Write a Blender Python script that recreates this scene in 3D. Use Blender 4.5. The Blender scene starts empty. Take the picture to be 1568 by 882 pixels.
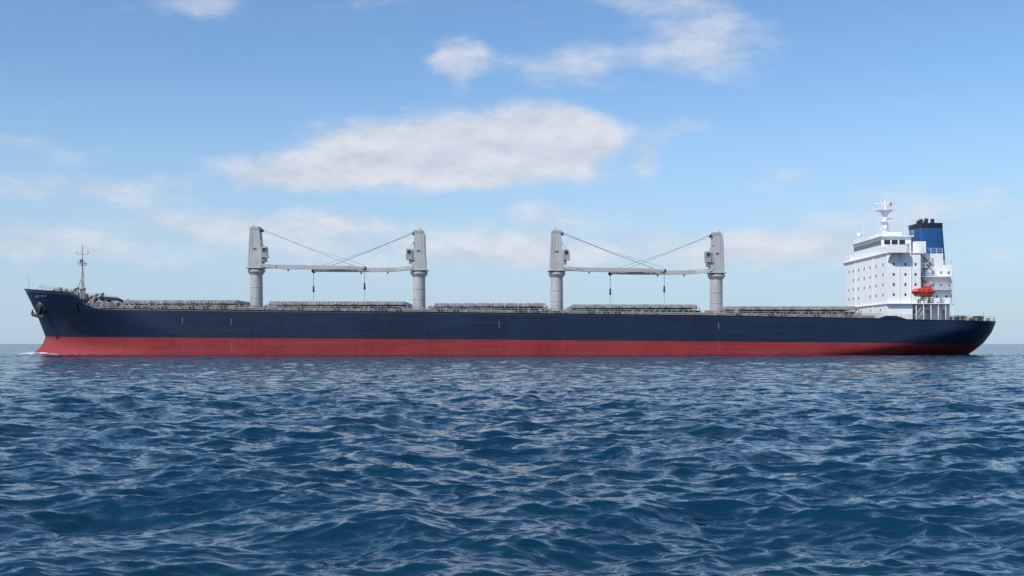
import bpy, math, random
import numpy as np
random.seed(7); rng=np.random.default_rng(11)
scene=bpy.context.scene
CY=232.0      # distance of the ship centreline from the camera, metres
HB=14.0       # half beam
# ------------------------------------------------------------------ helpers
def mat(name,col,rough=0.5,metal=0.0,var=0.12,scale=1.5,stretch=(1,1,1),dirt=None,bump=0.0,bscale=3.0,spec=0.5):
    m=bpy.data.materials.new(name); m.use_nodes=True
    nt=m.node_tree; b=nt.nodes['Principled BSDF']
    b.inputs['Roughness'].default_value=rough; b.inputs['Metallic'].default_value=metal
    b.inputs['Specular IOR Level'].default_value=spec
    tc=nt.nodes.new('ShaderNodeTexCoord'); mp=nt.nodes.new('ShaderNodeMapping')
    mp.inputs['Scale'].default_value=stretch
    nt.links.new(tc.outputs['Object'],mp.inputs['Vector'])
    n=nt.nodes.new('ShaderNodeTexNoise'); n.inputs['Scale'].default_value=scale; n.inputs['Detail'].default_value=4
    n.inputs['Roughness'].default_value=0.65
    nt.links.new(mp.outputs[0],n.inputs['Vector'])
    mr=nt.nodes.new('ShaderNodeMapRange'); mr.inputs['From Min'].default_value=0.3; mr.inputs['From Max'].default_value=0.7
    nt.links.new(n.outputs['Fac'],mr.inputs['Value'])
    mx=nt.nodes.new('ShaderNodeMix'); mx.data_type='RGBA'
    c2=dirt if dirt else tuple(c*(1-2*var) for c in col)
    mx.inputs['A'].default_value=(*[min(1,c*(1+var)) for c in col],1) if not dirt else (*col,1)
    mx.inputs['B'].default_value=(*c2,1)
    nt.links.new(mr.outputs[0],mx.inputs['Factor'])
    nt.links.new(mx.outputs['Result'],b.inputs['Base Color'])
    return m

def hull_mat(name,col,dark,light,rough,gain=1.0):
    """painted steel plating: streaks, faint plate-to-plate tone, scuffs"""
    m=bpy.data.materials.new(name); m.use_nodes=True; nt=m.node_tree; N=nt.nodes; L=nt.links
    b=N['Principled BSDF']; b.inputs['Roughness'].default_value=rough; b.inputs['Specular IOR Level'].default_value=0.36
    tc=N.new('ShaderNodeTexCoord')
    def noise(sc,st,det=5,ro=0.6):
        mp=N.new('ShaderNodeMapping'); mp.inputs['Scale'].default_value=st; L.new(tc.outputs['Object'],mp.inputs['Vector'])
        n=N.new('ShaderNodeTexNoise'); n.inputs['Scale'].default_value=sc; n.inputs['Detail'].default_value=det; n.inputs['Roughness'].default_value=ro
        L.new(mp.outputs[0],n.inputs['Vector']); return n.outputs['Fac']
    def ramp(x,a,bb):
        r=N.new('ShaderNodeMapRange'); r.inputs['From Min'].default_value=a; r.inputs['From Max'].default_value=bb; L.new(x,r.inputs['Value']); return r.outputs[0]
    def mix(f,A,B):
        x=N.new('ShaderNodeMix'); x.data_type='RGBA'; L.new(f,x.inputs['Factor'])
        for s,k in ((A,'A'),(B,'B')):
            if isinstance(s,tuple): x.inputs[k].default_value=(*s,1)
            else: L.new(s,x.inputs[k])
        return x.outputs['Result']
    def mul(a,k):
        x=N.new('ShaderNodeMath'); x.operation='MULTIPLY'; L.new(a,x.inputs[0]); x.inputs[1].default_value=k; return x.outputs[0]
    br=N.new('ShaderNodeTexBrick'); br.inputs['Scale'].default_value=1.0
    br.inputs['Brick Width'].default_value=11.0; br.inputs['Row Height'].default_value=2.1; br.inputs['Mortar Size'].default_value=0.025
    br.inputs['Color1'].default_value=(0,0,0,1); br.inputs['Color2'].default_value=(1,1,1,1); br.inputs['Mortar'].default_value=(0.5,0.5,0.5,1)
    sx=N.new('ShaderNodeSeparateXYZ'); cx=N.new('ShaderNodeCombineXYZ'); L.new(tc.outputs['Object'],sx.inputs[0])
    L.new(sx.outputs[0],cx.inputs[0]); L.new(sx.outputs[2],cx.inputs[1]); L.new(cx.outputs[0],br.inputs['Vector'])
    c=mix(mul(ramp(br.outputs['Color'],0,1),0.25*gain),col,dark)
    c=mix(mul(ramp(noise(0.9,(1.3,1,0.12)),0.45,0.75),0.55*gain),c,dark)
    c=mix(mul(ramp(noise(0.5,(0.10,1,2.6)),0.50,0.78),0.8*gain),c,light)
    c=mix(mul(ramp(noise(0.12,(1,1,0.6),3),0.4,0.7),0.40*gain),c,light)
    c=mix(mul(br.outputs['Fac'],0.5),c,dark)
    L.new(c,b.inputs['Base Color'])
    bp=N.new('ShaderNodeBump'); bp.inputs['Distance'].default_value=0.05; L.new(noise(0.8,(1,1,1),2),bp.inputs['Height'])
    L.new(bp.outputs[0],b.inputs['Normal'])
    return m

class MB:
    def __init__(s): s.v=[];s.f=[];s.m=[]
    def add(s,vs,fs,m=0):
        o=len(s.v); s.v+=[tuple(map(float,p)) for p in vs]
        for f in fs: s.f.append(tuple(i+o for i in f)); s.m.append(m)
    def box(s,x0,x1,y0,y1,z0,z1,m=0):
        s.add([(x0,y0,z0),(x1,y0,z0),(x1,y1,z0),(x0,y1,z0),(x0,y0,z1),(x1,y0,z1),(x1,y1,z1),(x0,y1,z1)],
              [(0,3,2,1),(4,5,6,7),(0,1,5,4),(1,2,6,5),(2,3,7,6),(3,0,4,7)],m)
    def hexa(s,b,t,m=0):
        s.add(list(b)+list(t),[(0,3,2,1),(4,5,6,7),(0,1,5,4),(1,2,6,5),(2,3,7,6),(3,0,4,7)],m)
    def cyl(s,p0,p1,r0,r1=None,n=8,m=0):
        if r1 is None: r1=r0
        p0=np.array(p0,float);p1=np.array(p1,float);d=p1-p0;l=np.linalg.norm(d);d/=max(l,1e-9)
        a=np.cross(d,(0,0,1.0)) if abs(d[2])<.95 else np.cross(d,(1.0,0,0)); a/=np.linalg.norm(a); b=np.cross(d,a)
        vs=[]
        for p,r in((p0,r0),(p1,r1)):
            for i in range(n):
                t=2*math.pi*i/n; vs.append(p+r*(math.cos(t)*a+math.sin(t)*b))
        fs=[(i,(i+1)%n,n+(i+1)%n,n+i) for i in range(n)]+[tuple(range(n-1,-1,-1)),tuple(range(n,2*n))]
        s.add(vs,fs,m)
    def ball(s,c,rx,ry,rz,m=0,nu=14,nv=8):
        vs=[];fs=[]
        for j in range(nv+1):
            ph=-math.pi/2+math.pi*j/nv
            for i in range(nu):
                t=2*math.pi*i/nu; vs.append((c[0]+rx*math.cos(ph)*math.cos(t),c[1]+ry*math.cos(ph)*math.sin(t),c[2]+rz*math.sin(ph)))
        for j in range(nv):
            for i in range(nu): fs.append((j*nu+i,j*nu+(i+1)%nu,(j+1)*nu+(i+1)%nu,(j+1)*nu+i))
        s.add(vs,fs,m)
    def rail(s,p0,p1,h=1.0,step=1.6,r=0.035,m=0,bars=3):
        p0=np.array(p0,float);p1=np.array(p1,float);L=np.linalg.norm(p1-p0);n=max(1,int(round(L/step)))
        for i in range(n+1):
            p=p0+(p1-p0)*i/n; s.cyl(p,p+np.array((0,0,h)),r,n=4,m=m)
        for k in range(bars):
            z=np.array((0,0,h*(k+1)/bars)); s.cyl(p0+z,p1+z,r*.8,n=4,m=m)
    def make(s,name,parent,mats,smooth=False,bevel=0):
        me=bpy.data.meshes.new(name); me.from_pydata(s.v,[],s.f)
        for mm in mats: me.materials.append(mm)
        me.polygons.foreach_set('material_index',s.m)
        if smooth:
            me.polygons.foreach_set('use_smooth',[True]*len(s.f)); 
        me.update()
        o=bpy.data.objects.new(name,me); scene.collection.objects.link(o)
        if smooth=='auto': me.set_sharp_from_angle(angle=math.radians(40))
        if parent: o.parent=parent
        return o
def interp(x,xs,ys): return float(np.interp(x,xs,ys))

# ------------------------------------------------------------------ materials
M_blue=hull_mat('hull_navy_paint',(0.0070,0.0165,0.044),(0.0035,0.008,0.021),(0.017,0.034,0.074),0.42)
M_red=hull_mat('hull_antifouling_red',(0.27,0.023,0.026),(0.15,0.013,0.016),(0.33,0.050,0.050),0.55)
M_white=mat('superstructure_white_paint',(0.86,0.86,0.85),0.45,var=0.03,scale=0.5,stretch=(1,1,.3))
M_grey=mat('crane_grey_paint',(0.43,0.43,0.42),0.5,var=0.09,scale=0.8,stretch=(1,1,.25))
M_lgrey=mat('hatch_cover_grey',(0.33,0.335,0.33),0.6,var=0.2,scale=0.8)
M_coam=mat('coaming_grey_green',(0.10,0.105,0.095),0.7,var=0.3,scale=1.2,dirt=(0.17,0.15,0.10))
M_deck=mat('deck_paint',(0.11,0.10,0.09),0.8,var=0.2,scale=.6,dirt=(0.16,0.08,0.05))
M_dark=mat('dark_steel',(0.03,0.03,0.035),0.5,var=0.3)
M_rope=mat('steel_wire',(0.16,0.165,0.17),0.5,var=0.1)
M_tan=mat('tan_fitting_paint',(0.33,0.29,0.19),0.6,var=0.25)
M_glass=mat('window_glass',(0.02,0.026,0.035),0.08,var=0.2)
M_fblue=mat('funnel_blue_paint',(0.012,0.085,0.24),0.45,var=0.08,scale=1)
M_black=mat('funnel_black_paint',(0.012,0.014,0.02),0.5,var=0.2)
M_orange=mat('lifeboat_orange',(0.60,0.06,0.035),0.4,var=0.08)
M_mark=mat('draught_mark_white',(0.30,0.31,0.33),0.6,var=0.2)

ship=bpy.data.objects.new('bulk_carrier_ship',None); scene.collection.objects.link(ship); ship.location=(0,CY,0)

# ------------------------------------------------------------------ hull form
def xs(z): return interp(z,[-3,-1,0,1,2,3,4,8.1,13.8],[-101.2,-101.6,-100.9,-99.3,-98.3,-97.8,-97.5,-99.1,-101.6])
def xe(z): return interp(z,[-3,0,1.2,2.4,4.6,7.5],[87,95.0,96.7,97.8,98.7,99.1])
def zr(x): return interp(x,[-100,-88,-23.6,11,66,92,100],[3.95,3.80,3.39,3.13,2.66,2.38,2.32])
def zt(x): return interp(x,[-102,-95,-87,-85.6,-84.2,-82.4,-80,-49,-10.8,40.5,67.4,73.6,74.8,100],[13.85,13.2,12.55,11.9,10.5,9.75,9.45,9.03,8.64,8.0,7.52,7.42,7.25,6.85])
def smooth01(t): t=min(max(t,0),1); return t
def hb(x,z):
    Lb=interp(z,[-3,0,4,9,13.8],[44,40,34,25,20]); t=smooth01((x-xs(z))/Lb); q=interp(z,[0,4,13],[1.05,.95,.72])
    b=HB*(1-(1-t)**2.3)**q
    Ls=interp(z,[-3,0,2.4,5,8],[62,44,27,16,12]); t=smooth01((xe(z)-x)/Ls); q=interp(z,[-3,0,3,8],[1.1,.85,.52,.36])
    s=HB*(1-(1-t)**2.6)**q
    return max(0.0,min(b,s))
NS=520; NR1=9; NR2=14
tt=np.linspace(0,1,NS+1)
tt=0.5-0.5*np.cos(math.pi*(0.05+0.90*tt)); tt=(tt-tt[0])/(tt[-1]-tt[0])
rows=[('r',k/NR1) for k in range(NR1+1)]+[('b',k/NR2) for k in range(1,NR2+1)]
P=np.zeros((len(rows),NS+1,3))
for i,(kind,s) in enumerate(rows):
    for j,t in enumerate(tt):
        x=-98+t*196; z=0
        for _ in range(8):
            z=(-3+s*(zr(x)+3)) if kind=='r' else (zr(x)+s*(zt(x)-zr(x)))
            a=xs(z); x=a+t*(xe(z)-a)
        P[i,j]=(x,hb(x,z),z)
mb=MB(); R=len(rows); C=NS+1
vs=[(P[i,j,0],-P[i,j,1],P[i,j,2]) for i in range(R) for j in range(C)]+[(P[i,j,0],P[i,j,1],P[i,j,2]) for i in range(R) for j in range(C)]
o=R*C; fsr=[];fsb=[]
for i in range(R-1):
    for j in range(C-1):
        a,b,c,d=i*C+j,i*C+j+1,(i+1)*C+j+1,(i+1)*C+j
        t=fsr if i<NR1 else fsb
        t.append((a,b,c,d)); t.append((o+a,o+d,o+c,o+b))
mb.v=vs; mb.f=fsr+fsb; mb.m=[0]*len(fsr)+[1]*len(fsb)
hull=mb.make('hull',ship,[M_red,M_blue],smooth=True)
sol=hull.modifiers.new('plate','SOLIDIFY'); sol.thickness=0.12; sol.offset=-1

# decks
def deckstrip(x0,x1,zf,n=60,inset=0.10,m=0,B=None):
    B=B or MB(); pts=[]
    for k in range(n+1):
        x=x0+(x1-x0)*k/n; z=zf(x); b=max(0.02,hb(x,z)-inset); pts+= [(x,-b,z),(x,b,z)]
    B.add(pts,[(2*k,2*k+2,2*k+3,2*k+1) for k in range(n)],m); return B
B=deckstrip(-86,98.6,lambda x:zt(x)-0.22 if x>-80 else 9.2,200)
B=deckstrip(-100.2,-86,lambda x:11.5,40,B=B)
z0=hb(-86,11)-.15
B.add([(-86,-z0,9.0),(-86,z0,9.0),(-86,z0,11.5),(-86,-z0,11.5)],[(0,1,2,3)],1)
B.make('main_deck',ship,[M_deck,M_coam])

# hull fittings: gunwale bar, anchors, marks
g=MB()
prev=None
for k in range(241):
    x=-81+k*(98.3+81)/240; z=zt(x); b=hb(x,z-.05)+.03
    if prev:
        for sg in(-1,1): g.cyl((prev[0],sg*prev[1],prev[2]),(x,sg*b,z),.07,n=5,m=0)
    prev=(x,b,z)
prev=None
for k in range(61):
    x=-101.3+k*(15.9)/60; z=zt(x); b=hb(x,z-.05)+.02
    if prev:
        for sg in(-1,1): g.cyl((prev[0],sg*prev[1],prev[2]),(x,sg*b,z+.03),.09,n=5,m=0)
    prev=(x,b,z)
for sg in(-1,1):
    ax,az=-95.3,9.9; b=hb(ax,az)
    g.ball((ax,sg*(b+.05),az),1.35,.6,1.45,m=1)
    g.cyl((ax,sg*(b+.7),az+.3),(ax-.7,sg*(b+.75),az-1.9),.24,n=8,m=2)
    g.cyl((ax-1.85,sg*(b+.6),az-1.5),(ax+.45,sg*(b+.6),az-2.1),.34,n=8,m=2)
    for q in(-1.8,.4):
        g.cyl((ax+q,sg*(b+.62),az-1.5-(.6 if q>0 else 0)),(ax+q,sg*(b+.75),az-.45-(.5 if q>0 else 0)),.34,.06,n=6,m=2)
def mark(x,z,w,h):
    b=hb(x,z); g.box(x,x+w,-b-.03,-b+.02,z,z+h,3)
for cx,z in((-64.8,6.5),(-55.2,6.2),(-2.6,5.6),(40.5,5.3)):
    for k in range(4): mark(cx,z+k*.34,.16,.15)
    for k in range(5): mark(cx,.9+k*.46,.13,.10)
xx=-96.6
for w in(.3,.1,.3,.3,.0,.3,.3,.1,.3):
    if w:
        b=hb(xx,12.1)
        g.box(xx,xx+.06,-b-.04,-b+.0,11.85,12.2,3)
        if w>.2: g.box(xx+.07,xx+w-.06,-hb(xx+.2,12.1)-.04,-b+.05,12.12,12.2,3)
    xx+=w+.18
for xw in(10.7,-2.7):
    g.box(xw,xw+.07,-HB-.02,-HB+.01,.0,zt(xw)-.2,4)
g.make('hull_fittings',ship,[M_blue,M_dark,M_dark,M_mark,M_black],smooth='auto')

# ------------------------------------------------------------------ hatches
H=[(-78.3,-55.4,11.25),(-49.0,-21.5,11.0),(-15.7,6.9,10.66),(12.0,37.4,10.38),(43.1,69.6,10.0)]
for n,(a,b,top) in enumerate(H):
    h=MB(); zd=zt((a+b)/2)
    w=8.2
    h.box(a+.4,b-.4,-w+.2,w-.2,zd-.6,top-.95,1)
    h.box(a+.2,b-.2,-w-.12,w+.12,top-1.12,top-.97,0)
    h.box(a+.35,b-.35,-w,w,zd+.35,zd+.45,1)
    k=a+.6
    while k<b-.5:
        for sg in(-1,1):
            y0,y1=(-w-.25,-w+.2) if sg<0 else (w-.2,w+.25)
            h.box(k,k+.09,y0,y1,zd-.5,top-1.13,2)
        k+=1.15
    npn=8; L=(b-a)/npn
    for i in range(npn):
        x0=a+i*L+.07; x1=a+(i+1)*L-.07
        h.box(x0,x1,-w-.3,w+.3,top-.70,top-.12,0)
        h.hexa([(x0,-w-.3,top-.119),(x1,-w-.3,top-.119),(x1,w+.3,top-.119),(x0,w+.3,top-.119)],
               [(x0+.2,-w+.2,top+.06),(x1-.2,-w+.2,top+.06),(x1-.2,w-.2,top+.06),(x0+.2,w-.2,top+.06)],0)
        for q in (0.2,0.5,0.8):
            xq=x0+(x1-x0)*q; h.box(xq-.05,xq+.05,-w-.36,-w-.301,top-.68,top-.14,0)
        h.cyl((x0+.25,-w-.45,top-.75),(x0+.25,-w-.2,top-.75),.2,n=8,m=3)
        h.cyl((x1-.25,-w-.45,top-.75),(x1-.25,-w-.2,top-.75),.2,n=8,m=3)
    for e,sgn in((a,-1),(b,1)):
        h.box(min(e,e+sgn*.9),max(e,e+sgn*.9),-w+1,w-1,zd-.5,top-1.2,1)
        h.cyl((e+sgn*.9,-w-.1,zd-.3),(e+sgn*.2,-w-.1,top-.5),.12,n=6,m=0)
    h.make('hatch_cover_%d'%(n+1),ship,[M_lgrey,M_coam,M_lgrey,M_dark])

# ------------------------------------------------------------------ deck outfit
d=MB()
def raild(x0,x1,off=.25):
    n=max(1,int((x1-x0)/8)) if x1<80 else 14
    for k in range(n):
        xa=x0+(x1-x0)*k/n; xb=x0+(x1-x0)*(k+1)/n
        for sg in(-1,1):
            d.rail((xa,sg*(hb(xa,zt(xa))-off),zt(xa)-.2),(xb,sg*(hb(xb,zt(xb))-off),zt(xb)-.2),1.15,1.6,.035,m=0)
raild(-82,73); raild(75,98.2,.35)
for y,r,z,m in((-11.6,.14,.55,5),(-10.9,.10,.75,4),(-12.2,.08,.35,0),(11.6,.14,.55,5)):
    for k in range(25):
        x0=-78+k*6; x1=x0+6
        if x1>72: break
        d.cyl((x0,y,zt(x0)+z-.2),(x1,y,zt(x1)+z-.2),r,n=6,m=m)
        d.box(x0,x0+.12,y-.15,y+.15,zt(x0)-.3,zt(x0)+z-.2,m)
x=-77
while x<71:
    z=zt(x)-.25; c=random.random(); y=-12.6+random.random()*.5
    if c<.25:
        for q in(0,.7): d.cyl((x+q,y,z),(x+q,y,z+.75),.2,n=8,m=2); d.cyl((x+q,y,z+.7),(x+q,y,z+.8),.27,n=8,m=2)
    elif c<.5:
        d.cyl((x,y,z),(x,y,z+.9),.13,n=8,m=4); d.ball((x,y,z+1.0),.3,.3,.2,m=4,nu=8,nv=5)
    elif c<.7: d.box(x,x+.8,y-.3,y+.3,z,z+.8,random.choice([1,3,4]))
    elif c<.85: d.box(x,x+.35,y-.15,y+.15,z,z+1.1,3)
    x+=1.0+random.random()*2.2
for cx in(-53.4,-19.4,9.35,42.7,-80.6,72.2):
    z=zt(cx)-.25
    for k in range(12):
        xa=cx+random.uniform(-3.2,3.2); 
        if abs(xa-cx)<1.5: xa+=2.2*(1 if xa>cx else -1)
        y=random.uniform(-9.5,-4); hh=random.uniform(.7,1.7)
        t=random.random()
        if t<.4: d.box(xa-.4,xa+.4,y-.5,y+.5,z,z+hh,random.choice([4,4,0,1]))
        elif t<.8: d.cyl((xa,y,z),(xa,y,z+hh),.2,n=8,m=4); d.ball((xa,y,z+hh),.42,.42,.3,m=4,nu=10,nv=6)
        else: d.cyl((xa,y-.7,z+.6),(xa,y+.7,z+.6),.5,n=12,m=2)
    d.rail((cx-3,-9.8,z),(cx+3,-9.8,z),1.2,1.0,.04,m=4)
d.make('deck_outfit',ship,[M_lgrey,M_tan,M_dark,M_tan,M_lgrey,M_coam],smooth='auto')

# ------------------------------------------------------------------ forecastle outfit
f=MB()
zf=11.5
def winch(x,y,z,s=1.0,m=2):
    f.cyl((x,y-1.0*s,z+.8*s),(x,y+1.0*s,z+.8*s),.55*s,n=14,m=m)
    for q in(-1.05,-.3,.4,1.05): f.cyl((x,y+q*s-.05,z+.8*s),(x,y+q*s+.05,z+.8*s),.85*s,n=14,m=m)
    f.box(x-.9*s,x+.9*s,y+.5*s,y+.95*s,z,z+1.1*s,0); f.box(x-.8*s,x+.8*s,y-.9*s,y-.6*s,z,z+.6*s,m)
winch(-93.2,-3.5,zf,1.35); winch(-93.2,3.5,zf,1.35); winch(-91.2,-5.0,zf,1.2,0); winch(-91,4,zf,1.0)
for x,y,hh in((-94.8,-3,1.8),(-92.0,-6,2.2),(-90.6,-6.5,1.9),(-88.6,-7.0,2.0),(-87.9,-4,2.3),(-87,-8,1.9),(-95.6,1,1.7),(-90,-2,2.5)):
    f.cyl((x,y,zf),(x,y,zf+hh),.2,n=8,m=0); f.ball((x,y,zf+hh),.42,.42,.3,m=0,nu=10,nv=6)
f.box(-92.6,-91.6,-7.2,-6.2,zf,zf+2.2,1)
f.rail((-94.5,-hb(-94.5,12.5)+.2,zt(-94.5)-.05),(-87.0,-hb(-87,12.5)+.2,zt(-87)-.05),.9,1.2,.035,m=0)
f.rail((-86.1,-11,zf),(-86.1,11,zf),1.2,1.4,.035,m=0)
zz=9.2
for x,y,s in((-84.6,-7.5,1.3),(-82.6,-8.2,1.2),(-80.6,-6.0,1.2),(-83.5,-3,1.3)): winch(x,y,zz,s,0 if s<1.25 else 2)
for k in range(34):
    x=random.uniform(-85.6,-78.6); y=random.uniform(-11,-3); hh=random.uniform(1.2,3.2)*(1.1 if x<-82 else .75)
    if random.random()<.5: f.cyl((x,y,zz),(x,y,zz+hh),.2,n=8,m=random.choice([0,0,2])); f.ball((x,y,zz+hh),.45,.45,.33,m=random.choice([0,0,2]),nu=10,nv=6)
    else: f.box(x-.35,x+.35,y-.3,y+.3,zz,zz+hh*.8,random.choice([0,1,0,2]))
f.rail((-85.5,-11.4,zz),(-79,-12.2,zz),1.3,1.1,.045,m=0)
f.cyl((-100.9,0,13.2),(-101.0,0,16.4),.05,.03,n=6,m=0)
f.cyl((-100.3,0,13.3),(-97.9,0,14.7),.04,n=5,m=2)
mx=-89.8
f.cyl((mx,0,zf),(mx,0,17.5),.30,.22,n=12,m=3); f.cyl((mx,0,17.5),(mx,0,23.3),.17,.06,n=10,m=3)
for z,w in((21.2,1.2),(18.9,.8)):
    f.cyl((mx-w,0,z),(mx+w,0,z),.07,n=6,m=3)
    for q in(-w,w): f.cyl((mx+q,0,z),(mx+q,0,z+.55),.09,n=6,m=3)
f.box(mx-.7,mx+.7,-.6,.6,19.2,19.32,3); f.rail((mx-.7,-.6,19.3),(mx+.7,-.6,19.3),.8,.5,.03,m=3)
f.box(mx-.28,mx+.28,-.5,-.2,19.4,20.0,2)
f.cyl((mx-.5,0,21.2),(mx+.3,0,22.6),.04,n=5,m=3)
for q in(-1.3,1.3): f.cyl((mx+q,-.9,zf),(mx,0,16.8),.09,n=6,m=3)
for k in range(12): f.cyl((mx+.3,-.25,zf+.5*k+1),(mx+.55,-.25,zf+.5*k+1),.03,n=4,m=3)
f.cyl((mx+.55,-.25,zf),(mx+.45,-.25,19),.035,n=4,m=3)
f.make('forecastle_outfit',ship,[M_lgrey,M_tan,M_dark,M_grey],smooth='auto')

# ------------------------------------------------------------------ cranes
def crane(name,X,sg,ztop,zj,xtip,yj):
    c=MB(); zd=zt(X)-.3
    c.cyl((X,0,zd),(X,0,zd+1.1),1.65,1.35,n=36,m=0)
    c.cyl((X,0,zd+1.1),(X,0,zj-1.6),1.33,1.27,n=36,m=0)
    for z in(zd+3.2,zd+5.4): c.cyl((X,0,z),(X,0,z+.1),1.37,n=36,m=0)
    c.cyl((X,0,zj-1.6),(X,0,zj-1.0),1.30,1.75,n=36,m=0)
    c.cyl((X,0,zj-1.0),(X,0,zj-.55),1.80,n=36,m=0)
    c.cyl((X,0,zj-.55),(X,0,zj-.3),1.55,n=36,m=3)
    c.box(X+sg*.0-1.9,X+1.9,-1.9,1.9,zj-.3,zj-.15,0)
    bx=-1.45*sg; fx=1.45*sg; tb=-1.2*sg; tf=.85*sg
    def ring(b,f_,w,z):
        a=[(X+b,-w,z),(X+f_,-w,z),(X+f_,w,z),(X+b,w,z)]
        return a if sg>0 else [a[1],a[0],a[3],a[2]]
    c.hexa(ring(bx,fx,1.5,zj-.14),ring(bx,fx*.97,1.5,zj+1.6),0)
    c.hexa(ring(bx*.99,fx*.96,1.46,zj+1.601),ring(tb,tf,1.15,ztop-.8),0)
    for y in(-1.1,1.0):
        c.hexa([(X-1.15,y,ztop-.9),(X+1.0,y,ztop-.9),(X+1.0,y+.1,ztop-.9),(X-1.15,y+.1,ztop-.9)],
               [(X-.95,y,ztop-.05),(X+.75,y,ztop-.05),(X+.75,y+.1,ztop-.05),(X-.95,y+.1,ztop-.05)],0)
    for q in(-.55,.05,.6): c.cyl((X+q*sg,-.85,ztop-.35),(X+q*sg,.85,ztop-.35),.36,n=14,m=2)
    c.cyl((X+1.15*sg,-.7,ztop-.75),(X+1.15*sg,.7,ztop-.75),.3,n=14,m=2)
    c.rail((X-1.2,-1.25,ztop-.9),(X+1.2,-1.25,ztop-.9),.7,.6,.03,m=0)
    c.cyl((X-.3*sg,-.9,ztop-.1),(X-.3*sg,-.9,ztop+.55),.05,n=5,m=2)
    c.box(X-.30,X+.30,-1.53,-1.40,zj+.15,zj+1.4,0)
    c.box(X-.35,X+.25,-1.46,-1.25,zj+3.6,zj+3.95,3)
    for q in(-.25,.25): c.cyl((X-.9*sg+q,-1.5,zj+.2),(X-.8*sg+q,-1.35,ztop-1),.03,n=4,m=0)
    cz=zj+2.1; x0=X+sg*1.35; x1=X+sg*2.55
    lo,hi=min(x0,x1),max(x0,x1)
    c.hexa([(lo,-1.7,cz),(hi,-1.7,cz),(hi,-.2,cz),(lo,-.2,cz)],
           [(lo,-1.7,cz+2.1),(hi-(.0 if sg<0 else .15),-1.7,cz+2.1),(hi-(.0 if sg<0 else .15),-.2,cz+2.1),(lo,-.2,cz+2.1)],0)
    c.box(lo+.2,hi-.2,-1.73,-1.705,cz+.9,cz+1.8,4)
    fxw=hi if sg>0 else lo; c.box(fxw-.02,fxw+.03,-1.5,-.4,cz+.5,cz+1.8,4)
    c.box(lo-.1,hi+.25,-1.9,0,cz-.12,cz-.003,0)
    c.rail((lo,-1.88,cz),(hi+.2,-1.88,cz),1.0,.5,.03,m=0)
    c.box(X+sg*1.5-.5,X+sg*1.5+.5,-1.4,1.4,zj+1.2,zj+2.0,0)
    c.cyl((X+sg*2.0,-1.5,cz+2.1),(X+sg*1.0,-1.4,cz+3.6),.08,n=6,m=0)
    L=abs(xtip-X)
    def sec(u):
        z=np.interp(u,[1.3,3.5,6,L*.8,L],[zj+.35,zj+.12,zj-.02,zj-.12,zj-.18])
        hh=np.interp(u,[1.3,2.2,4,6,L*.75,L],[.22,.34,.36,.42,.38,.22]); return z,hh
    us=[4.0,6,9,L*.5,L*.75,L*.92,L]
    for a,b in zip(us[:-1],us[1:]):
        za,ha=sec(a); zb,hb_=sec(b); wa=.55 if a<L*.9 else .4; wb=.55 if b<L*.9 else .35
        A=[(X+sg*a,yj-wa,za-ha),(X+sg*b,yj-wb,zb-hb_),(X+sg*b,yj+wb,zb-hb_),(X+sg*a,yj+wa,za-ha)]
        T=[(X+sg*a,yj-wa,za+ha),(X+sg*b,yj-wb,zb+hb_),(X+sg*b,yj+wb,zb+hb_),(X+sg*a,yj+wa,za+ha)]
        if sg<0: A=[A[1],A[0],A[3],A[2]]; T=[T[1],T[0],T[3],T[2]]
        c.hexa(A,T,0)
    for y in(-1.5,1.5):
        us2=[1.2,2.2,4.4]
        for a,b in zip(us2[:-1],us2[1:]):
            za,ha=sec(a); zb,hb_=sec(b); ya=y if a<2 else y*.95; yb=y*.95 if b<3 else yj+np.sign(y)*.5
            A=[(X+sg*a,ya-.18,za-ha),(X+sg*b,yb-.18,zb-hb_),(X+sg*b,yb+.18,zb-hb_),(X+sg*a,ya+.18,za-ha)]
            T=[(p[0],p[1],q) for p,q in zip(A,(za+ha,zb+hb_,zb+hb_,za+ha))]
            if sg<0: A=[A[1],A[0],A[3],A[2]]; T=[T[1],T[0],T[3],T[2]]
            c.hexa(A,T,0)
    for u in(L*.3,L*.55): c.box(X+sg*u-.15,X+sg*u+.15,yj-.3,yj+.3,sec(u)[0]-.85,sec(u)[0]-.3,0)
    u=L*.88; zc=sec(u)[0]
    c.hexa([(X+sg*u-.7,yj-.3,zc+.3),(X+sg*u+.7,yj-.3,zc+.3),(X+sg*u+.7,yj+.3,zc+.3),(X+sg*u-.7,yj+.3,zc+.3)],
           [(X+sg*u-.2,yj-.2,zc+.75),(X+sg*u+.2,yj-.2,zc+.75),(X+sg*u+.2,yj+.2,zc+.75),(X+sg*u-.2,yj+.2,zc+.75)],0)
    c.cyl((X+sg*L,yj-.35,zc-.15),(X+sg*L,yj+.35,zc-.15),.42,n=14,m=2)
    for dy,dz,uu in((-.5,-.35,L*.88),(.5,-.35,L*.88),(0,-.75,L*.99)):
        p0=np.array((X+sg*.95,dy,ztop+dz)); p1=np.array((X+sg*uu,yj+dy*.3,zc+.6)); 
        mid=(p0+p1)/2-np.array((0,0,.25)); c.cyl(p0,mid,.03,n=5,m=1); c.cyl(mid,p1,.03,n=5,m=1)
    hx=X+sg*L; c.cyl((hx,yj,zc-.4),(hx,yj,zc-3.2),.05,n=5,m=1)
    c.cyl((hx,yj,zc-3.2),(hx,yj,zc-4.1),.16,.2,n=8,m=2); c.ball((hx,yj,zc-4.3),.24,.2,.34,m=2,nu=10,nv=6)
    c.cyl((hx,yj,zc-4.6),(hx,yj,11.0),.04,n=5,m=1)
    c.make(name,ship,[M_grey,M_rope,M_dark,M_coam,M_glass],smooth='auto')
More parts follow.
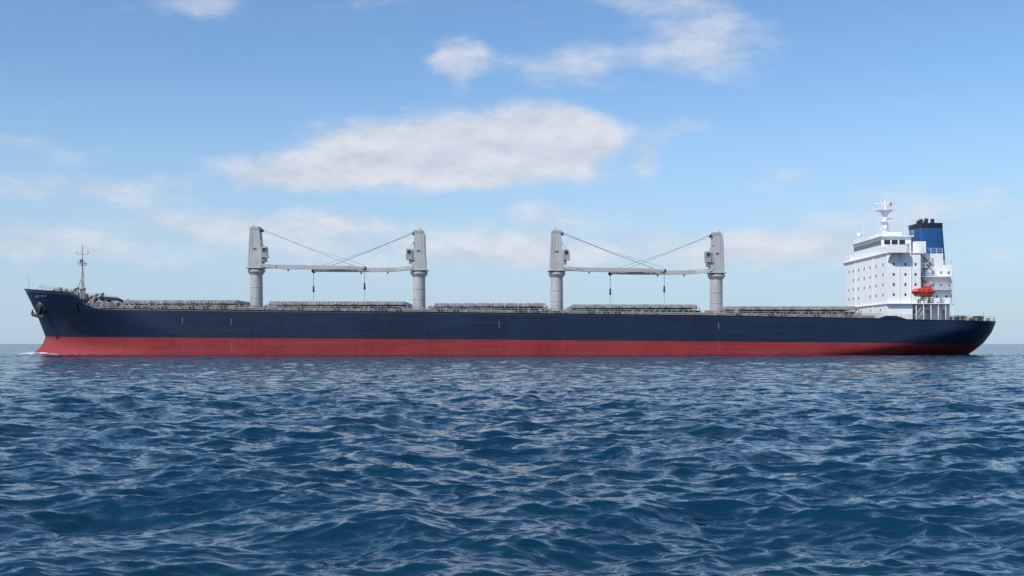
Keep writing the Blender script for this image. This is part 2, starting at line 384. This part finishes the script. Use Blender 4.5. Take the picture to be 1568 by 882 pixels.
crane('deck_crane_1',-53.4, 1,26.9,18.45,-30.7,-.8)
crane('deck_crane_2',-19.4,-1,26.2,18.0,-41.6,.8)
crane('deck_crane_3',9.35, 1,26.15,17.9,31.7,-.8)
crane('deck_crane_4',42.7,-1,25.7,17.45,20.6,.8)

# ------------------------------------------------------------------ superstructure
s=MB(); W,G,D,T=0,1,2,3
FX=74.0; yN=-13.0; yF=14.0
s.box(FX,80.6,yN,yF,10.3,20.3,W)
s.box(FX,79.0,yN,yF,6.9,10.299,W)
s.box(79.001,87.2,-10.8,11.5,6.6,10.299,W)
s.box(73.7,87.1,-13.7,14.2,10.30,10.45,W)
for k in range(6): s.cyl((79.6+k*1.45,-13.4,7.0),(79.6+k*1.45,-13.4,10.3),.09,n=8,m=W)
s.box(80.601,86.6,-9.0,9.0,10.45,20.6,W)
s.box(86.601,88.4,-9.0,9.0,10.45,18.3,W)
s.box(80.601,87.7,-11.8,11.8,13.2,13.33,W)
s.box(80.601,87.9,-11.2,11.2,15.8,15.93,W)
s.box(83.9,87.5,-10.6,10.6,10.46,13.19,W)
s.box(73.6,81.2,-13.2,14.2,20.301,20.48,W)
for y0,y1 in((-15.0,-13.2),(14.2,16.4)):
    s.box(73.8,77.2,y0,y1,20.30,20.48,W)
    s.box(73.8,73.9,y0,y1,20.481,21.8,W); s.box(77.1,77.2,y0,y1,20.481,21.8,W)
ye=-15.0; s.box(73.901,77.099,ye,ye+.1,20.481,21.8,W); s.box(73.901,77.099,16.3,16.4,20.481,21.8,W)
s.box(73.8,73.9,-13.199,-8.9,20.481,21.8,W); s.box(73.8,73.9,10.2,14.199,20.481,21.8,W)
for sg,y,e in((-1,-13.0,1.9),(1,14.0,2.3)):
    for x in(74.1,76.6):
        s.add([(x,y,20.3),(x,y+sg*e,20.3),(x,y,18.5),(x+.2,y,20.3),(x+.2,y+sg*e,20.3),(x+.2,y,18.5)],[(0,1,2),(3,5,4),(0,2,5,3),(1,4,5,2)],W)
s.box(74.4,80.3,-8.6,10.0,20.481,24.0,W)
s.box(74.0,80.7,-9.1,10.5,24.001,24.22,W)
s.box(76.3,80.0,-4,5,24.221,25.4,W)
n=13
for k in range(n):
    y0=-8.2+k*(17.8/n); s.box(74.36,74.42,y0+.1,y0+17.8/n-.12,22.45,23.4,G)
for k in range(3): s.box(74.9+k*1.5,76.1+k*1.5,-8.64,-8.58,22.45,23.35,G)
s.box(79.2,80.0,-8.64,-8.58,20.6,22.6,T)
s.box(80.4,82.6,-10.5,-9.3,20.6,22.9,W)
for r,z in enumerate((11.9,13.9,15.9,17.9)):
    for k,y in enumerate((-10.6,-6.4,-2.6,1.2,5.0,8.6,11.8)):
        if (r,k) in((0,3),(2,6)): continue
        s.box(FX-.03,FX+.02,y-.24,y+.24,z,z+.6,G)
        s.box(FX-.09,FX-.031,y-.30,y+.30,z+.62,z+.67,W)
for y in(-9,-3,3,9): s.box(FX-.035,FX+.02,y-.2,y+.2,9.0,9.5,G)
for z in(11.9,13.9,15.9,17.9):
    for x in(75.3,77.6,79.6):
        s.box(x-.18,x+.18,yN-.03,yN+.02,z,z+.52,G)
for z in(13.45,15.95): s.box(82.3,83.0,-9.04,-8.97,z,z+1.8,T)
for z in(14.0,16.5): 
    for x in(84.6,86.2,87.7): s.box(x-.2,x+.2,-9.04,-8.97,z,z+.5,G)
for x in(84.7,86.6): s.box(x-.18,x+.18,-10.64,-10.57,11.6,12.1,G)
for x in(80.2,82.9,86.1): s.box(x-.4,x+.4,-10.84,-10.77,7.2,9.2,T)
s.box(82.6,84.6,-9.12,-8.98,18.2,19.6,T); 
for k in range(6): s.box(82.7,84.5,-9.18,-9.121,18.3+k*.2,18.4+k*.2,W)
def R(p0,p1,h=1.05,st=1.1): s.rail(p0,p1,h,st,.035,m=W)
R((79,-13.6,10.45),(87,-13.6,10.45)); R((87,-13.6,10.45),(87,13.6,10.45))
R((80.7,-11.7,13.33),(87.6,-11.7,13.33)); R((87.6,-11.7,13.33),(87.6,11.7,13.33))
R((80.7,-11.1,15.93),(87.8,-11.1,15.93)); R((87.8,-11.1,15.93),(87.8,11,15.93))
R((77.3,-13.1,20.48),(81.1,-13.1,20.48)); R((81.1,-13.1,20.48),(81.1,13,20.48))
R((74.1,-9,24.22),(80.6,-9,24.22)); R((74.1,-9,24.22),(74.1,10.4,24.22)); R((74.1,10.4,24.22),(80.6,10.4,24.22))
R((86.7,-8.9,18.3),(88.3,-8.9,18.3)); R((80.7,-8.9,20.6),(86.5,-8.9,20.6)); R((88.3,-8.9,18.3),(88.3,8.9,18.3))
for (xa,za,xb,zb) in((80.9,10.45,83.0,13.2),(83.9,13.33,81.4,15.8),(81.2,15.93,83.6,18.3),(83.6,18.3,81.6,20.5),(79.6,7.0,81.8,10.3)):
    yy=-10.2 if za>10.4 and za<13 else (-9.9 if za>13 else -12.4)
    for q in(0,.7): 
        s.hexa([(xa,yy-q-.04,za),(xa+.3,yy-q-.04,za),(xa+.3,yy-q+.04,za),(xa,yy-q+.04,za)],[(xb,yy-q-.04,zb),(xb+.3,yy-q-.04,zb),(xb+.3,yy-q+.04,zb),(xb,yy-q+.04,zb)],T)
        s.cyl((xa,yy-q,za+1),(xb,yy-q,zb+1),.035,n=4,m=W)
    for k in range(10):
        u=(k+.5)/10; s.box(xa+(xb-xa)*u,xa+(xb-xa)*u+.28,yy-.7,yy,za+(zb-za)*u-.02,za+(zb-za)*u+.02,T)
for x in(76.4,78.7): s.cyl((x,yN-.12,10.5),(x,yN-.12,20.2),.06,n=6,m=W)
s.cyl((FX-.12,-4.6,8),(FX-.12,-4.6,20.2),.06,n=6,m=W); s.cyl((FX-.12,6.8,8),(FX-.12,6.8,20.2),.06,n=6,m=W)
for k in range(12):
    x=random.uniform(79.4,86.3); s.box(x,x+.5,-13.2,-12.7,10.45,10.45+random.uniform(.5,1.1),random.choice([W,T,W,W]))
for y,x in((8.6,75.2),(-7.2,75.6)):
    s.cyl((x,y,24.2),(x,y,25.5),.12,n=6,m=W); s.ball((x,y,25.95),.52,.52,.58,m=W)
s.cyl((76,-1,25.4),(76,-1,27.6),.04,n=5,m=W); s.cyl((79.8,-6.5,24.2),(79.8,-6.5,28.2),.04,n=5,m=W); s.cyl((74.6,4,24.2),(74.6,4,27.2),.04,n=5,m=W)
s.cyl((79.5,2,25.4),(79.5,2,28),.04,n=5,m=W)
s.make('superstructure',ship,[M_white,M_glass,M_dark,M_lgrey],smooth='auto')

# radar mast
r=MB(); X=78.0
r.cyl((X,0,24.2),(X,0,29.4),.62,.42,n=16,m=0)
r.cyl((X,0,29.2),(X,0,30.3),.45,1.25,n=16,m=0)
r.box(X-1.9,X+1.6,-1.6,1.6,30.301,30.42,0); r.rail((X-1.9,-1.6,30.42),(X+1.6,-1.6,30.42),.85,.6,.035,m=0); r.rail((X-1.9,1.6,30.42),(X+1.6,1.6,30.42),.85,.6,.035,m=0)
r.cyl((X,0,30.4),(X,0,32.4),.26,.16,n=12,m=0); r.cyl((X+.1,0,32.4),(X+.1,0,34.6),.06,.03,n=6,m=0)
r.box(X-2.3,X+1.0,-.2,.2,31.6,31.9,0); r.cyl((X-.6,0,31.1),(X-.6,0,31.6),.22,n=8,m=0)
r.box(X-1.9,X+.1,-1.5,-1.2,28.55,28.8,0); r.cyl((X-.9,-1.35,27.9),(X-.9,-1.35,28.55),.2,n=8,m=0); r.box(X-1.2,X+.2,-1.7,.2,27.8,27.9,0)
r.box(X+.2,X+1.5,-1.2,1.2,28.6,28.7,0); r.rail((X+.3,-1.2,28.7),(X+1.5,-1.2,28.7),.8,.6,.03,m=0)
for q,h in((-1.7,1.7),(1.4,1.2),(-.9,2.4),(.8,2.2)): r.cyl((X+q,.5,30.4),(X+q,.5,30.4+h),.045,n=5,m=0)
r.cyl((X-1.6,0,33.2),(X+1.2,0,33.2),.05,n=5,m=0)
for q in(-1.5,-.7,.6,1.1): r.cyl((X+q,0,33.2),(X+q,0,33.9),.05,n=5,m=0)
r.box(X+.9,X+1.3,-.2,.2,31.3,31.9,1)
for q in(-2.4,2.2): r.cyl((X+q,-2 if q<0 else 2,24.2),(X,0,29),.05,n=5,m=0)
for k in range(18): r.cyl((X-.9,-.3,24.4+k*.3),(X-.9,.3,24.4+k*.3),.03,n=4,m=0)
for q in(-.3,.3): r.cyl((X-.9,q,24.2),(X-.6,q,30),.035,n=4,m=0)
r.make('radar_mast',ship,[M_white,M_orange],smooth='auto')

# funnel
u=MB()
def fr(x0,x1,w,z): 
    pts=[];rr=.7
    for cx,cy,a0 in((x1-rr,w-rr,0),(x0+rr,w-rr,90),(x0+rr,-w+rr,180),(x1-rr,-w+rr,270)):
        for k in range(5):
            a=math.radians(a0+k*22.5); pts.append((cx+rr*math.cos(a),cy+rr*math.sin(a),z))
    return pts
def loft(a,b,m):
    n=len(a); u.add(a+b,[(i,(i+1)%n,n+(i+1)%n,n+i) for i in range(n)]+[tuple(range(n,2*n))],m)
loft(fr(84.0,89.6,3.2,18.4),fr(83.9,88.95,3.2,26.5),0)
loft(fr(83.85,89.0,3.25,26.4),fr(83.8,88.9,3.25,27.3),1)
u.box(83.85,88.8,-3.1,3.1,27.25,27.4,1)
for x,y,h in((84.9,-1.5,.75),(86.1,-1.2,.95),(87.3,-1.4,.85),(88.1,.8,.6),(85.4,1.4,.8),(86.8,1.2,.7)):
    u.cyl((x,y,27.3),(x,y,27.4+h),.36,n=14,m=1); u.cyl((x,y,27.2+h),(x+.1,y,27.5+h),.40,n=14,m=2)
for k in range(4): u.cyl((88.2,-3.3,21+k*1.3),(88.7,-3.3,21+k*1.3),.03,n=4,m=2)
u.make('funnel',ship,[M_fblue,M_black,M_dark],smooth='auto')

def lifeboat(name,sy):
    b=MB(); cx=81.1; cz=12.7; L=2.5; ns=18; nr=14; vs=[];fs=[]
    for i in range(ns+1):
        t=-1+2*i/ns; w=max(.02,(1-abs(t)**2.6))**.6
        for j in range(nr):
            a=2*math.pi*j/nr; cy=math.cos(a); sz=math.sin(a)
            hh=.85 if sz<0 else .85*(1-.18*abs(t)); 
            vs.append((cx+t*L,sy+1.05*w*np.sign(cy)*abs(cy)**.8,cz+hh*(w**.7)*np.sign(sz)*abs(sz)**.8+(.12*t*t)))
    for i in range(ns):
        for j in range(nr): fs.append((i*nr+j,i*nr+(j+1)%nr,(i+1)*nr+(j+1)%nr,(i+1)*nr+j))
    b.add(vs,fs,0); b.box(cx+.5,cx+1.5,sy-.45,sy+.45,cz+.6,cz+1.2,0)
    b.box(cx-L+.15,cx+L-.15,sy-1.13,sy+1.13,cz+.0,cz+.06,0)
    for q in(-1.1,-.2,.7): b.box(cx+q,cx+q+.35,sy-1.08,sy-1.0,cz+.3,cz+.48,2)
    sg=np.sign(sy)
    for q in(-1.7,1.7):
        x=cx+q
        b.hexa([(x-.12,sy-sg*2.6-.15,10.45),(x+.12,sy-sg*2.6-.15,10.45),(x+.12,sy-sg*2.6+.15,10.45),(x-.12,sy-sg*2.6+.15,10.45)],
               [(x-.12,sy-sg*1.7-.15,14.2),(x+.12,sy-sg*1.7-.15,14.2),(x+.12,sy-sg*1.7+.15,14.2),(x-.12,sy-sg*1.7+.15,14.2)],3)
        b.cyl((x,sy-sg*1.7,14.1),(x,sy,14.5),.13,n=8,m=3); b.cyl((x,sy,14.5),(x,sy,13.3),.04,n=5,m=2)
        b.cyl((x,sy-sg*2.4,10.5),(x,sy+sg*.6,11.6),.13,n=8,m=3)
    b.make(name,ship,[M_orange,M_dark,M_dark,M_white],smooth='auto')
lifeboat('lifeboat_port',-12.6); lifeboat('lifeboat_starboard',13.0)

# poop deck outfit
p=MB()
zp=6.8
for x,y in((91.2,-7),(95.0,-5.5),(91.5,4),(90.8,-1)):
    p.cyl((x,y-1,zp+.7),(x,y+1,zp+.7),.4,n=14,m=0)
    for q in(-1,0,1): p.cyl((x,y+q-.06,zp+.7),(x,y+q+.06,zp+.7),.65,n=14,m=2)
    p.box(x-.8,x+.8,y+1.1,y+1.6,zp,zp+1.1,0)
for k in range(26):
    x=random.uniform(88.4,97.6); y=random.uniform(-10,-2) if x<94 else random.uniform(-6,-1); hh=random.uniform(.4,1.25)
    if random.random()<.6: p.cyl((x,y,zp),(x,y,zp+hh),.17,n=8,m=0); p.ball((x,y,zp+hh),.33,.33,.24,m=random.choice([0,2,1]),nu=8,nv=5)
    else: p.box(x-.3,x+.3,y-.3,y+.3,zp,zp+hh,random.choice([0,1,2]))
p.cyl((98.4,0,6.8),(98.6,0,9.0),.05,n=6,m=0)
for sg in(-1,1):
    a=hb(73.6,7.5)-.05
    p.add([(71.5,sg*a,7.3),(78.5,sg*a,7.0),(75.6,sg*a,7.95),(73.4,sg*a,8.0),(71.5,sg*(a-.1),7.3),(78.5,sg*(a-.1),7.0),(75.6,sg*(a-.1),7.95),(73.4,sg*(a-.1),8.0)],
          [(0,1,2,3),(4,7,6,5),(0,3,7,4),(3,2,6,7),(2,1,5,6)],3)
p.make('poop_outfit',ship,[M_lgrey,M_tan,M_dark,M_blue],smooth='auto')

# ------------------------------------------------------------------ sea
def fft_tile(N,L,V,wdir,seed,sig,power=2.0,small=.06,expo=3.85):
    rg=np.random.default_rng(seed)
    k1=2*np.pi*np.fft.fftfreq(N,d=L/N); KX,KY=np.meshgrid(k1,k1,indexing='ij'); K=np.hypot(KX,KY); K[0,0]=1e-6
    Lw=V*V/9.81; c=(KX*math.cos(wdir)+KY*math.sin(wdir))/K
    S=np.exp(-1/(K*Lw)**2)/K**expo*(np.abs(c)**power*.90+.10)*np.exp(-(K*small)**2); S[0,0]=0
    S*=np.where(c<0,.25,1)
    A=(rg.standard_normal((N,N))+1j*rg.standard_normal((N,N)))*np.sqrt(S)
    z=np.fft.ifft2(A).real; A*=sig/z.std()
    return A,KX,KY,K
def levels(tile,sigmas,chop):
    A,KX,KY,K=tile; out=[]
    for s_ in sigmas:
        B=A*np.exp(-.5*(K*s_)**2)
        z=np.fft.ifft2(B).real; dx=np.fft.ifft2(-1j*B*KX/K).real; dy=np.fft.ifft2(-1j*B*KY/K).real
        sl=math.sqrt((np.fft.ifft2(1j*B*KX).real.var()+np.fft.ifft2(1j*B*KY).real.var())/2)
        out.append((np.stack([-chop*dx,-chop*dy,z],-1).astype(np.float32),sl))
    return out
def sample(T,L,x,y):
    N=T.shape[0]; fx=(x/L*N)%N; fy=(y/L*N)%N; ix=fx.astype(np.int64); iy=fy.astype(np.int64)
    ax=(fx-ix)[:,None]; ay=(fy-iy)[:,None]; ix%=N; iy%=N; jx=(ix+1)%N; jy=(iy+1)%N
    return (T[ix,iy]*(1-ax)*(1-ay)+T[jx,iy]*ax*(1-ay)+T[ix,jy]*(1-ax)*ay+T[jx,jy]*ax*ay)
LA,LB_=47.0,97.0
sigs=[0.0,0.10,0.30,0.9,3.0]
TA=levels(fft_tile(1280,LA,2.1,math.radians(-76),3,.040,1.8,.035,3.6),sigs,1.25)
TB=levels(fft_tile(1024,LB_,3.6,math.radians(-110),5,.060,2.0,.1,3.8),sigs,1.25)
def geo(a,b,q):
    n=max(1,int(math.log(b/a)/q)); return list(a*np.exp(np.linspace(0,math.log(b/a),n,endpoint=False)))
rr=np.array(geo(.4,6,.03)+geo(6,60,.0035)+geo(60,200,.006)+geo(200,250,.002)+geo(250,900,.01)+geo(900,30000,.05)+[30000.])
az=np.concatenate([np.arange(-33,33,.085),np.arange(33,327,2.5)]); az=np.radians(az)
RR,AZ=np.meshgrid(rr,az,indexing='ij')
x=(RR*np.sin(AZ)).ravel(); y=(RR*np.cos(AZ)).ravel(); rad=RR.ravel()
sp=np.interp(rad,rr,np.gradient(rr))
coarse=(np.abs(((AZ.ravel()+math.pi)%(2*math.pi))-math.pi)>math.radians(33.2)); sp=np.where(coarse,np.maximum(sp,rad*.04),np.maximum(sp,rad*.0015))
lev=np.interp(np.log(sp),np.log([.05,.15,.45,1.4,4.5]),[0,1,2,3,4])
disp=np.zeros((len(x),3),np.float32); sl=np.zeros(len(x))
ca,sa=math.cos(.6),math.sin(.6)
for i in range(5):
    w=np.clip(1-np.abs(lev-i),0,1); idx=np.nonzero(w>0)[0]
    if len(idx)==0: continue
    a=sample(TA[i][0],LA,x[idx],y[idx]+40)
    b=sample(TB[i][0],LB_,x[idx]*ca-y[idx]*sa,x[idx]*sa+y[idx]*ca)
    b=np.stack([b[:,0]*ca+b[:,1]*sa,-b[:,0]*sa+b[:,1]*ca,b[:,2]],-1)
    disp[idx]+=(a+b)*w[idx,None]
    sl[idx]+=w[idx]*(TA[i][1]**2+TB[i][1]**2)
full=TA[0][1]**2+TB[0][1]**2
lost=np.sqrt(np.clip(full-sl,0,None))
# gusts: patches of rougher and calmer water
gx=.5+.5*np.sin(x*.021+2.1*np.sin(y*.013))*np.sin(y*.047+1.3*np.sin(x*.017+1))
fade=np.clip(1-(rad-2000)/4000,0,1); disp*=(fade*(.80+.35*gx))[:,None]
# foam and ship waves
yy=y-CY; wl=np.array([hb(q,0.2) for q in np.linspace(-102,98,401)])
hbx=np.interp(x,np.linspace(-102,98,401),wl)
inx=(x>-102)&(x<95)
dist=np.where(inx,np.abs(np.abs(yy)-hbx),1e3)
dist=np.minimum(dist,np.hypot(x+101.3,yy)); 
bow=np.exp(-np.clip(x+101,0,None)/7)*np.exp(-dist/1.6)*(x>-105)
foam=.55*np.exp(-dist/1.3)*(.35+.65*np.exp(-np.clip(x+101,0,None)/40)) + 1.3*bow
wk=(x>92)&(np.abs(yy)<16+.12*(x-90)); foam+=np.where(wk,.42*np.exp(-(x-90)/90)*np.clip((x-92)/4,0,1),0)
wkb=(x<-99)&(x>-125); foam+=np.where(wkb,.30*np.exp(-((np.abs(yy)-2)/6)**2)*np.exp((x+99)/9),0)
Z=disp[:,2]+.55*bow+.12*np.exp(-dist/2)
V=np.stack([x+disp[:,0],y+disp[:,1],Z],-1).astype(np.float32)
nR,nA=len(rr),len(az); n0=nR*nA
V=np.vstack([V,[[0,0,0]]]).astype(np.float32)
I=np.arange(nR-1)[:,None]*nA; J=np.arange(nA)[None,:]; J2=(J+1)%nA
q=np.stack([I+J,I+J2,I+nA+J2,I+nA+J],-1).reshape(-1,4)[:,::-1]
tri=np.stack([np.full(nA,n0),(np.arange(nA)+1)%nA,np.arange(nA)],-1)
nq,ntri=len(q),len(tri)
me=bpy.data.meshes.new('sea_water'); me.vertices.add(len(V)); me.vertices.foreach_set('co',V.ravel())
me.loops.add(nq*4+ntri*3); me.loops.foreach_set('vertex_index',np.concatenate([q.ravel(),tri.ravel()]).astype(np.int32))
me.polygons.add(nq+ntri)
me.polygons.foreach_set('loop_start',np.concatenate([np.arange(nq)*4,nq*4+np.arange(ntri)*3]).astype(np.int32))
me.polygons.foreach_set('use_smooth',np.ones(nq+ntri,bool))
me.update(calc_edges=True)
for nm,arr in(('foam',foam),('lost',lost)):
    at=me.attributes.new(nm,'FLOAT','POINT'); at.data.foreach_set('value',np.append(arr,0).astype(np.float32))
sea=bpy.data.objects.new('sea_water',me); scene.collection.objects.link(sea)
sea.location.z=.2
m=bpy.data.materials.new('sea_water'); m.use_nodes=True; nt=m.node_tree; N=nt.nodes; L=nt.links
b=N['Principled BSDF']; b.inputs['IOR'].default_value=1.33; b.inputs['Specular IOR Level'].default_value=.46
geo_=N.new('ShaderNodeNewGeometry')
def math_(op,a,bv):
    x=N.new('ShaderNodeMath'); x.operation=op
    for i,s_ in enumerate((a,bv)):
        if s_ is None: continue
        if isinstance(s_,(int,float)): x.inputs[i].default_value=s_
        else: L.new(s_,x.inputs[i])
    return x.outputs[0]
def vm(op,a,bv=None,scale=None):
    x=N.new('ShaderNodeVectorMath'); x.operation=op
    for i,s_ in enumerate((a,bv)):
        if s_ is None: continue
        if isinstance(s_,tuple): x.inputs[i].default_value=s_
        else: L.new(s_,x.inputs[i])
    if scale is not None:
        if isinstance(scale,(int,float)): x.inputs['Scale'].default_value=scale
        else: L.new(scale,x.inputs['Scale'])
    return x.outputs[0]
def nz(sc,st,det,key='Color',rot=0):
    mp=N.new('ShaderNodeMapping'); mp.inputs['Scale'].default_value=st; mp.inputs['Rotation'].default_value=(0,0,rot); L.new(geo_.outputs['Position'],mp.inputs['Vector'])
    n=N.new('ShaderNodeTexNoise'); n.inputs['Scale'].default_value=sc; n.inputs['Detail'].default_value=det; n.inputs['Roughness'].default_value=.6
    L.new(mp.outputs[0],n.inputs['Vector']); return n.outputs[key]
lo=N.new('ShaderNodeAttribute'); lo.attribute_name='lost'
fo=N.new('ShaderNodeAttribute'); fo.attribute_name='foam'
r1=vm('SUBTRACT',nz(6.5,(.6,1.3,1),3,rot=.2),(.5,.5,.5)); r2=vm('SUBTRACT',nz(1.5,(.6,1.4,1),3,rot=-.15),(.5,.5,.5))
r1=vm('MULTIPLY',r1,(1,1.4,0)); r2=vm('MULTIPLY',r2,(1,1.5,0))
s1=math_('ADD',.58,math_('MULTIPLY',lo.outputs['Fac'],2.0)); s2=math_('ADD',.24,math_('MULTIPLY',lo.outputs['Fac'],8.5))
nn=vm('ADD',geo_.outputs['Normal'],vm('SCALE',r1,scale=s1)); nn=vm('ADD',nn,vm('SCALE',r2,scale=s2)); nn=vm('NORMALIZE',nn)
L.new(nn,b.inputs['Normal'])
fn=nz(1.2,(.35,.8,1),4,'Fac'); fa=math_('ADD',fo.outputs['Fac'],math_('SUBTRACT',fn,.95)); fa=math_('MULTIPLY',fa,3.0)
cl=N.new('ShaderNodeClamp'); L.new(fa,cl.inputs[0])
mx2=N.new('ShaderNodeMix'); mx2.data_type='RGBA'; L.new(cl.outputs[0],mx2.inputs['Factor']); mx2.inputs['A'].default_value=(.002,.029,.060,1); mx2.inputs['B'].default_value=(.6,.65,.68,1)
L.new(mx2.outputs['Result'],b.inputs['Base Color'])
rf=math_('ADD',.07,math_('MULTIPLY',cl.outputs[0],.6)); L.new(rf,b.inputs['Roughness'])
me.materials.append(m)

# ------------------------------------------------------------------ sky
w=bpy.data.worlds.new('World'); scene.world=w; w.use_nodes=True; nt=w.node_tree; N=nt.nodes; L=nt.links
w.name='sky'
try:
    w.cycles.sampling_method='MANUAL'; w.cycles.sample_map_resolution=256
except Exception as e: print(e)
N.clear(); out=N.new('ShaderNodeOutputWorld'); bg=N.new('ShaderNodeBackground'); L.new(bg.outputs[0],out.inputs[0]); bg.inputs[1].default_value=.10
SUN_EL=math.radians(44); SUN_AZ=math.radians(223)
sky=N.new('ShaderNodeTexSky'); sky.sky_type='NISHITA'; sky.sun_disc=False; sky.sun_elevation=SUN_EL; sky.sun_rotation=SUN_AZ
sky.air_density=1.0; sky.dust_density=0.4; sky.ozone_density=1.5
tc=N.new('ShaderNodeTexCoord'); sp_=N.new('ShaderNodeSeparateXYZ'); L.new(tc.outputs['Generated'],sp_.inputs[0])
X_,Y_,Z_=sp_.outputs
A=math_('ARCTAN2',X_,Y_)
hyp=math_('SQRT',math_('ADD',math_('MULTIPLY',X_,X_),math_('MULTIPLY',Y_,Y_)),None)
E=math_('DIVIDE',Z_,math_('MAXIMUM',hyp,.001))
cc=N.new('ShaderNodeCombineXYZ'); L.new(A,cc.inputs[0]); L.new(E,cc.inputs[1])
def nzw(vec,sc,st,det,ro,key,off=(0,0,0)):
    mp=N.new('ShaderNodeMapping'); mp.inputs['Scale'].default_value=st; mp.inputs['Location'].default_value=off; L.new(vec,mp.inputs['Vector'])
    n=N.new('ShaderNodeTexNoise'); n.inputs['Scale'].default_value=sc; n.inputs['Detail'].default_value=det; n.inputs['Roughness'].default_value=ro
    L.new(mp.outputs[0],n.inputs['Vector']); return n.outputs[key]
wv=vm('MULTIPLY',vm('SUBTRACT',nzw(cc.outputs[0],11,(1,1.8,1),4,.62,'Color'),(.5,.5,.5)),(.080,.036,0))
wc=vm('ADD',cc.outputs[0],wv)
# cloud banks: azimuth, elevation-tangent, half width, half height, weight
blobs=[(715,230,235,62,1.15),(860,205,105,60,1.0),(620,232,170,54,.75),(450,262,125,30,1.15),
 (704,98,46,50,.85),(870,100,120,34,.60),(1080,66,110,64,.80),(1000,0,120,26,.6),(1003,238,30,36,.65),(1200,272,50,22,.6),(1050,192,50,20,.5),
 (840,326,80,22,.66),(300,6,120,24,.5),(585,5,60,18,.5),(110,286,190,22,.66),(40,372,160,36,.64),(400,335,260,26,.64),(520,380,380,46,.66),
 (980,380,330,46,.64),(1440,315,200,40,.5),(1330,385,260,46,.55),(60,225,120,32,.35)]
acc=None
for px,py,hw,hh,wt in blobs:
    a=math.atan((px-784)/1700); e=(526-py)/1700*math.cos(a)
    dlt=vm('MULTIPLY',vm('SUBTRACT',wc,(a,e,0)),(1700/hw,1700/hh,0))
    ln=N.new('ShaderNodeVectorMath'); ln.operation='LENGTH'; L.new(dlt,ln.inputs[0])
    mr=N.new('ShaderNodeMapRange'); mr.interpolation_type='SMOOTHSTEP'; mr.inputs['From Min'].default_value=1.45; mr.inputs['From Max'].default_value=.15
    mr.inputs['To Max'].default_value=wt; L.new(ln.outputs['Value'],mr.inputs['Value'])
    acc=mr.outputs[0] if acc is None else math_('ADD',acc,mr.outputs[0])
fb=nzw(cc.outputs[0],18,(1,2.3,1),7,.60,'Fac',(.3,.1,0))
fb2=nzw(cc.outputs[0],18,(1,2.3,1),3,.60,'Fac',(.3-.010,.1+.034,0))
gen=nzw(tc.outputs['Generated'],2.2,(1,1,3.5),4,.6,'Fac',(2.1,.4,0))
gm=N.new('ShaderNodeMapRange'); gm.inputs['From Min'].default_value=.56; gm.inputs['From Max'].default_value=.8; L.new(gen,gm.inputs['Value'])
side=N.new('ShaderNodeMapRange'); side.inputs['From Min'].default_value=.55; side.inputs['From Max'].default_value=.8; L.new(math_('ABSOLUTE',A,None),side.inputs['Value'])
acc=math_('ADD',acc,math_('MULTIPLY',gm.outputs[0],side.outputs[0]))
dn=math_('ADD',math_('MULTIPLY',acc,1.2),math_('MULTIPLY',math_('SUBTRACT',fb,.5),1.45))
de=N.new('ShaderNodeMapRange'); de.interpolation_type='SMOOTHSTEP'; de.inputs['From Min'].default_value=.10; de.inputs['From Max'].default_value=1.40; de.inputs['To Max'].default_value=.90; L.new(dn,de.inputs['Value'])
hz=N.new('ShaderNodeMapRange'); hz.interpolation_type='SMOOTHSTEP'; hz.inputs['From Min'].default_value=.26; hz.inputs['From Max'].default_value=-0.03; hz.inputs['To Max'].default_value=.88; L.new(math_('ABSOLUTE',E,None),hz.inputs['Value'])
tint=N.new('ShaderNodeMix'); tint.data_type='RGBA'; tint.blend_type='MULTIPLY'; tint.inputs['Factor'].default_value=1; L.new(sky.outputs[0],tint.inputs['A']); tint.inputs['B'].default_value=(1.02,1.27,1.48,1)
m1=N.new('ShaderNodeMix'); m1.data_type='RGBA'; L.new(hz.outputs[0],m1.inputs['Factor']); L.new(tint.outputs['Result'],m1.inputs['A']); m1.inputs['B'].default_value=(4.5,5.8,7.5,1)
sm=N.new('ShaderNodeMapRange'); sm.inputs['From Min'].default_value=-.24; sm.inputs['From Max'].default_value=.16; L.new(math_('SUBTRACT',fb,fb2),sm.inputs['Value'])
cm=N.new('ShaderNodeMix'); cm.data_type='RGBA'; L.new(sm.outputs[0],cm.inputs['Factor']); cm.inputs['A'].default_value=(5.7,6.2,7.2,1); cm.inputs['B'].default_value=(7.6,7.8,8.4,1)
m2=N.new('ShaderNodeMix'); m2.data_type='RGBA'; L.new(de.outputs[0],m2.inputs['Factor']); L.new(m1.outputs['Result'],m2.inputs['A']); L.new(cm.outputs['Result'],m2.inputs['B'])
L.new(m2.outputs['Result'],bg.inputs[0])

# ------------------------------------------------------------------ sun
sd=bpy.data.lights.new('sun','SUN'); sd.energy=3.8; sd.angle=math.radians(.5); sd.color=(1,.95,.88)
so=bpy.data.objects.new('sun',sd); scene.collection.objects.link(so)
from mathutils import Vector
dirv=Vector((math.sin(SUN_AZ)*math.cos(SUN_EL),math.cos(SUN_AZ)*math.cos(SUN_EL),math.sin(SUN_EL)))
so.rotation_euler=dirv.to_track_quat('Z','Y').to_euler()

# ------------------------------------------------------------------ camera
cd=bpy.data.cameras.new('camera'); cam=bpy.data.objects.new('camera',cd); scene.collection.objects.link(cam)
cd.sensor_width=36; cd.lens=36*1700/1568; cd.clip_start=.1; cd.clip_end=60000; cd.shift_y=85.5/1568
cam.location=(0,0,2.45); cam.rotation_euler=(math.radians(90),0,0)
scene.camera=cam
scene.view_settings.view_transform='Standard'; scene.view_settings.look='None'; scene.view_settings.exposure=0
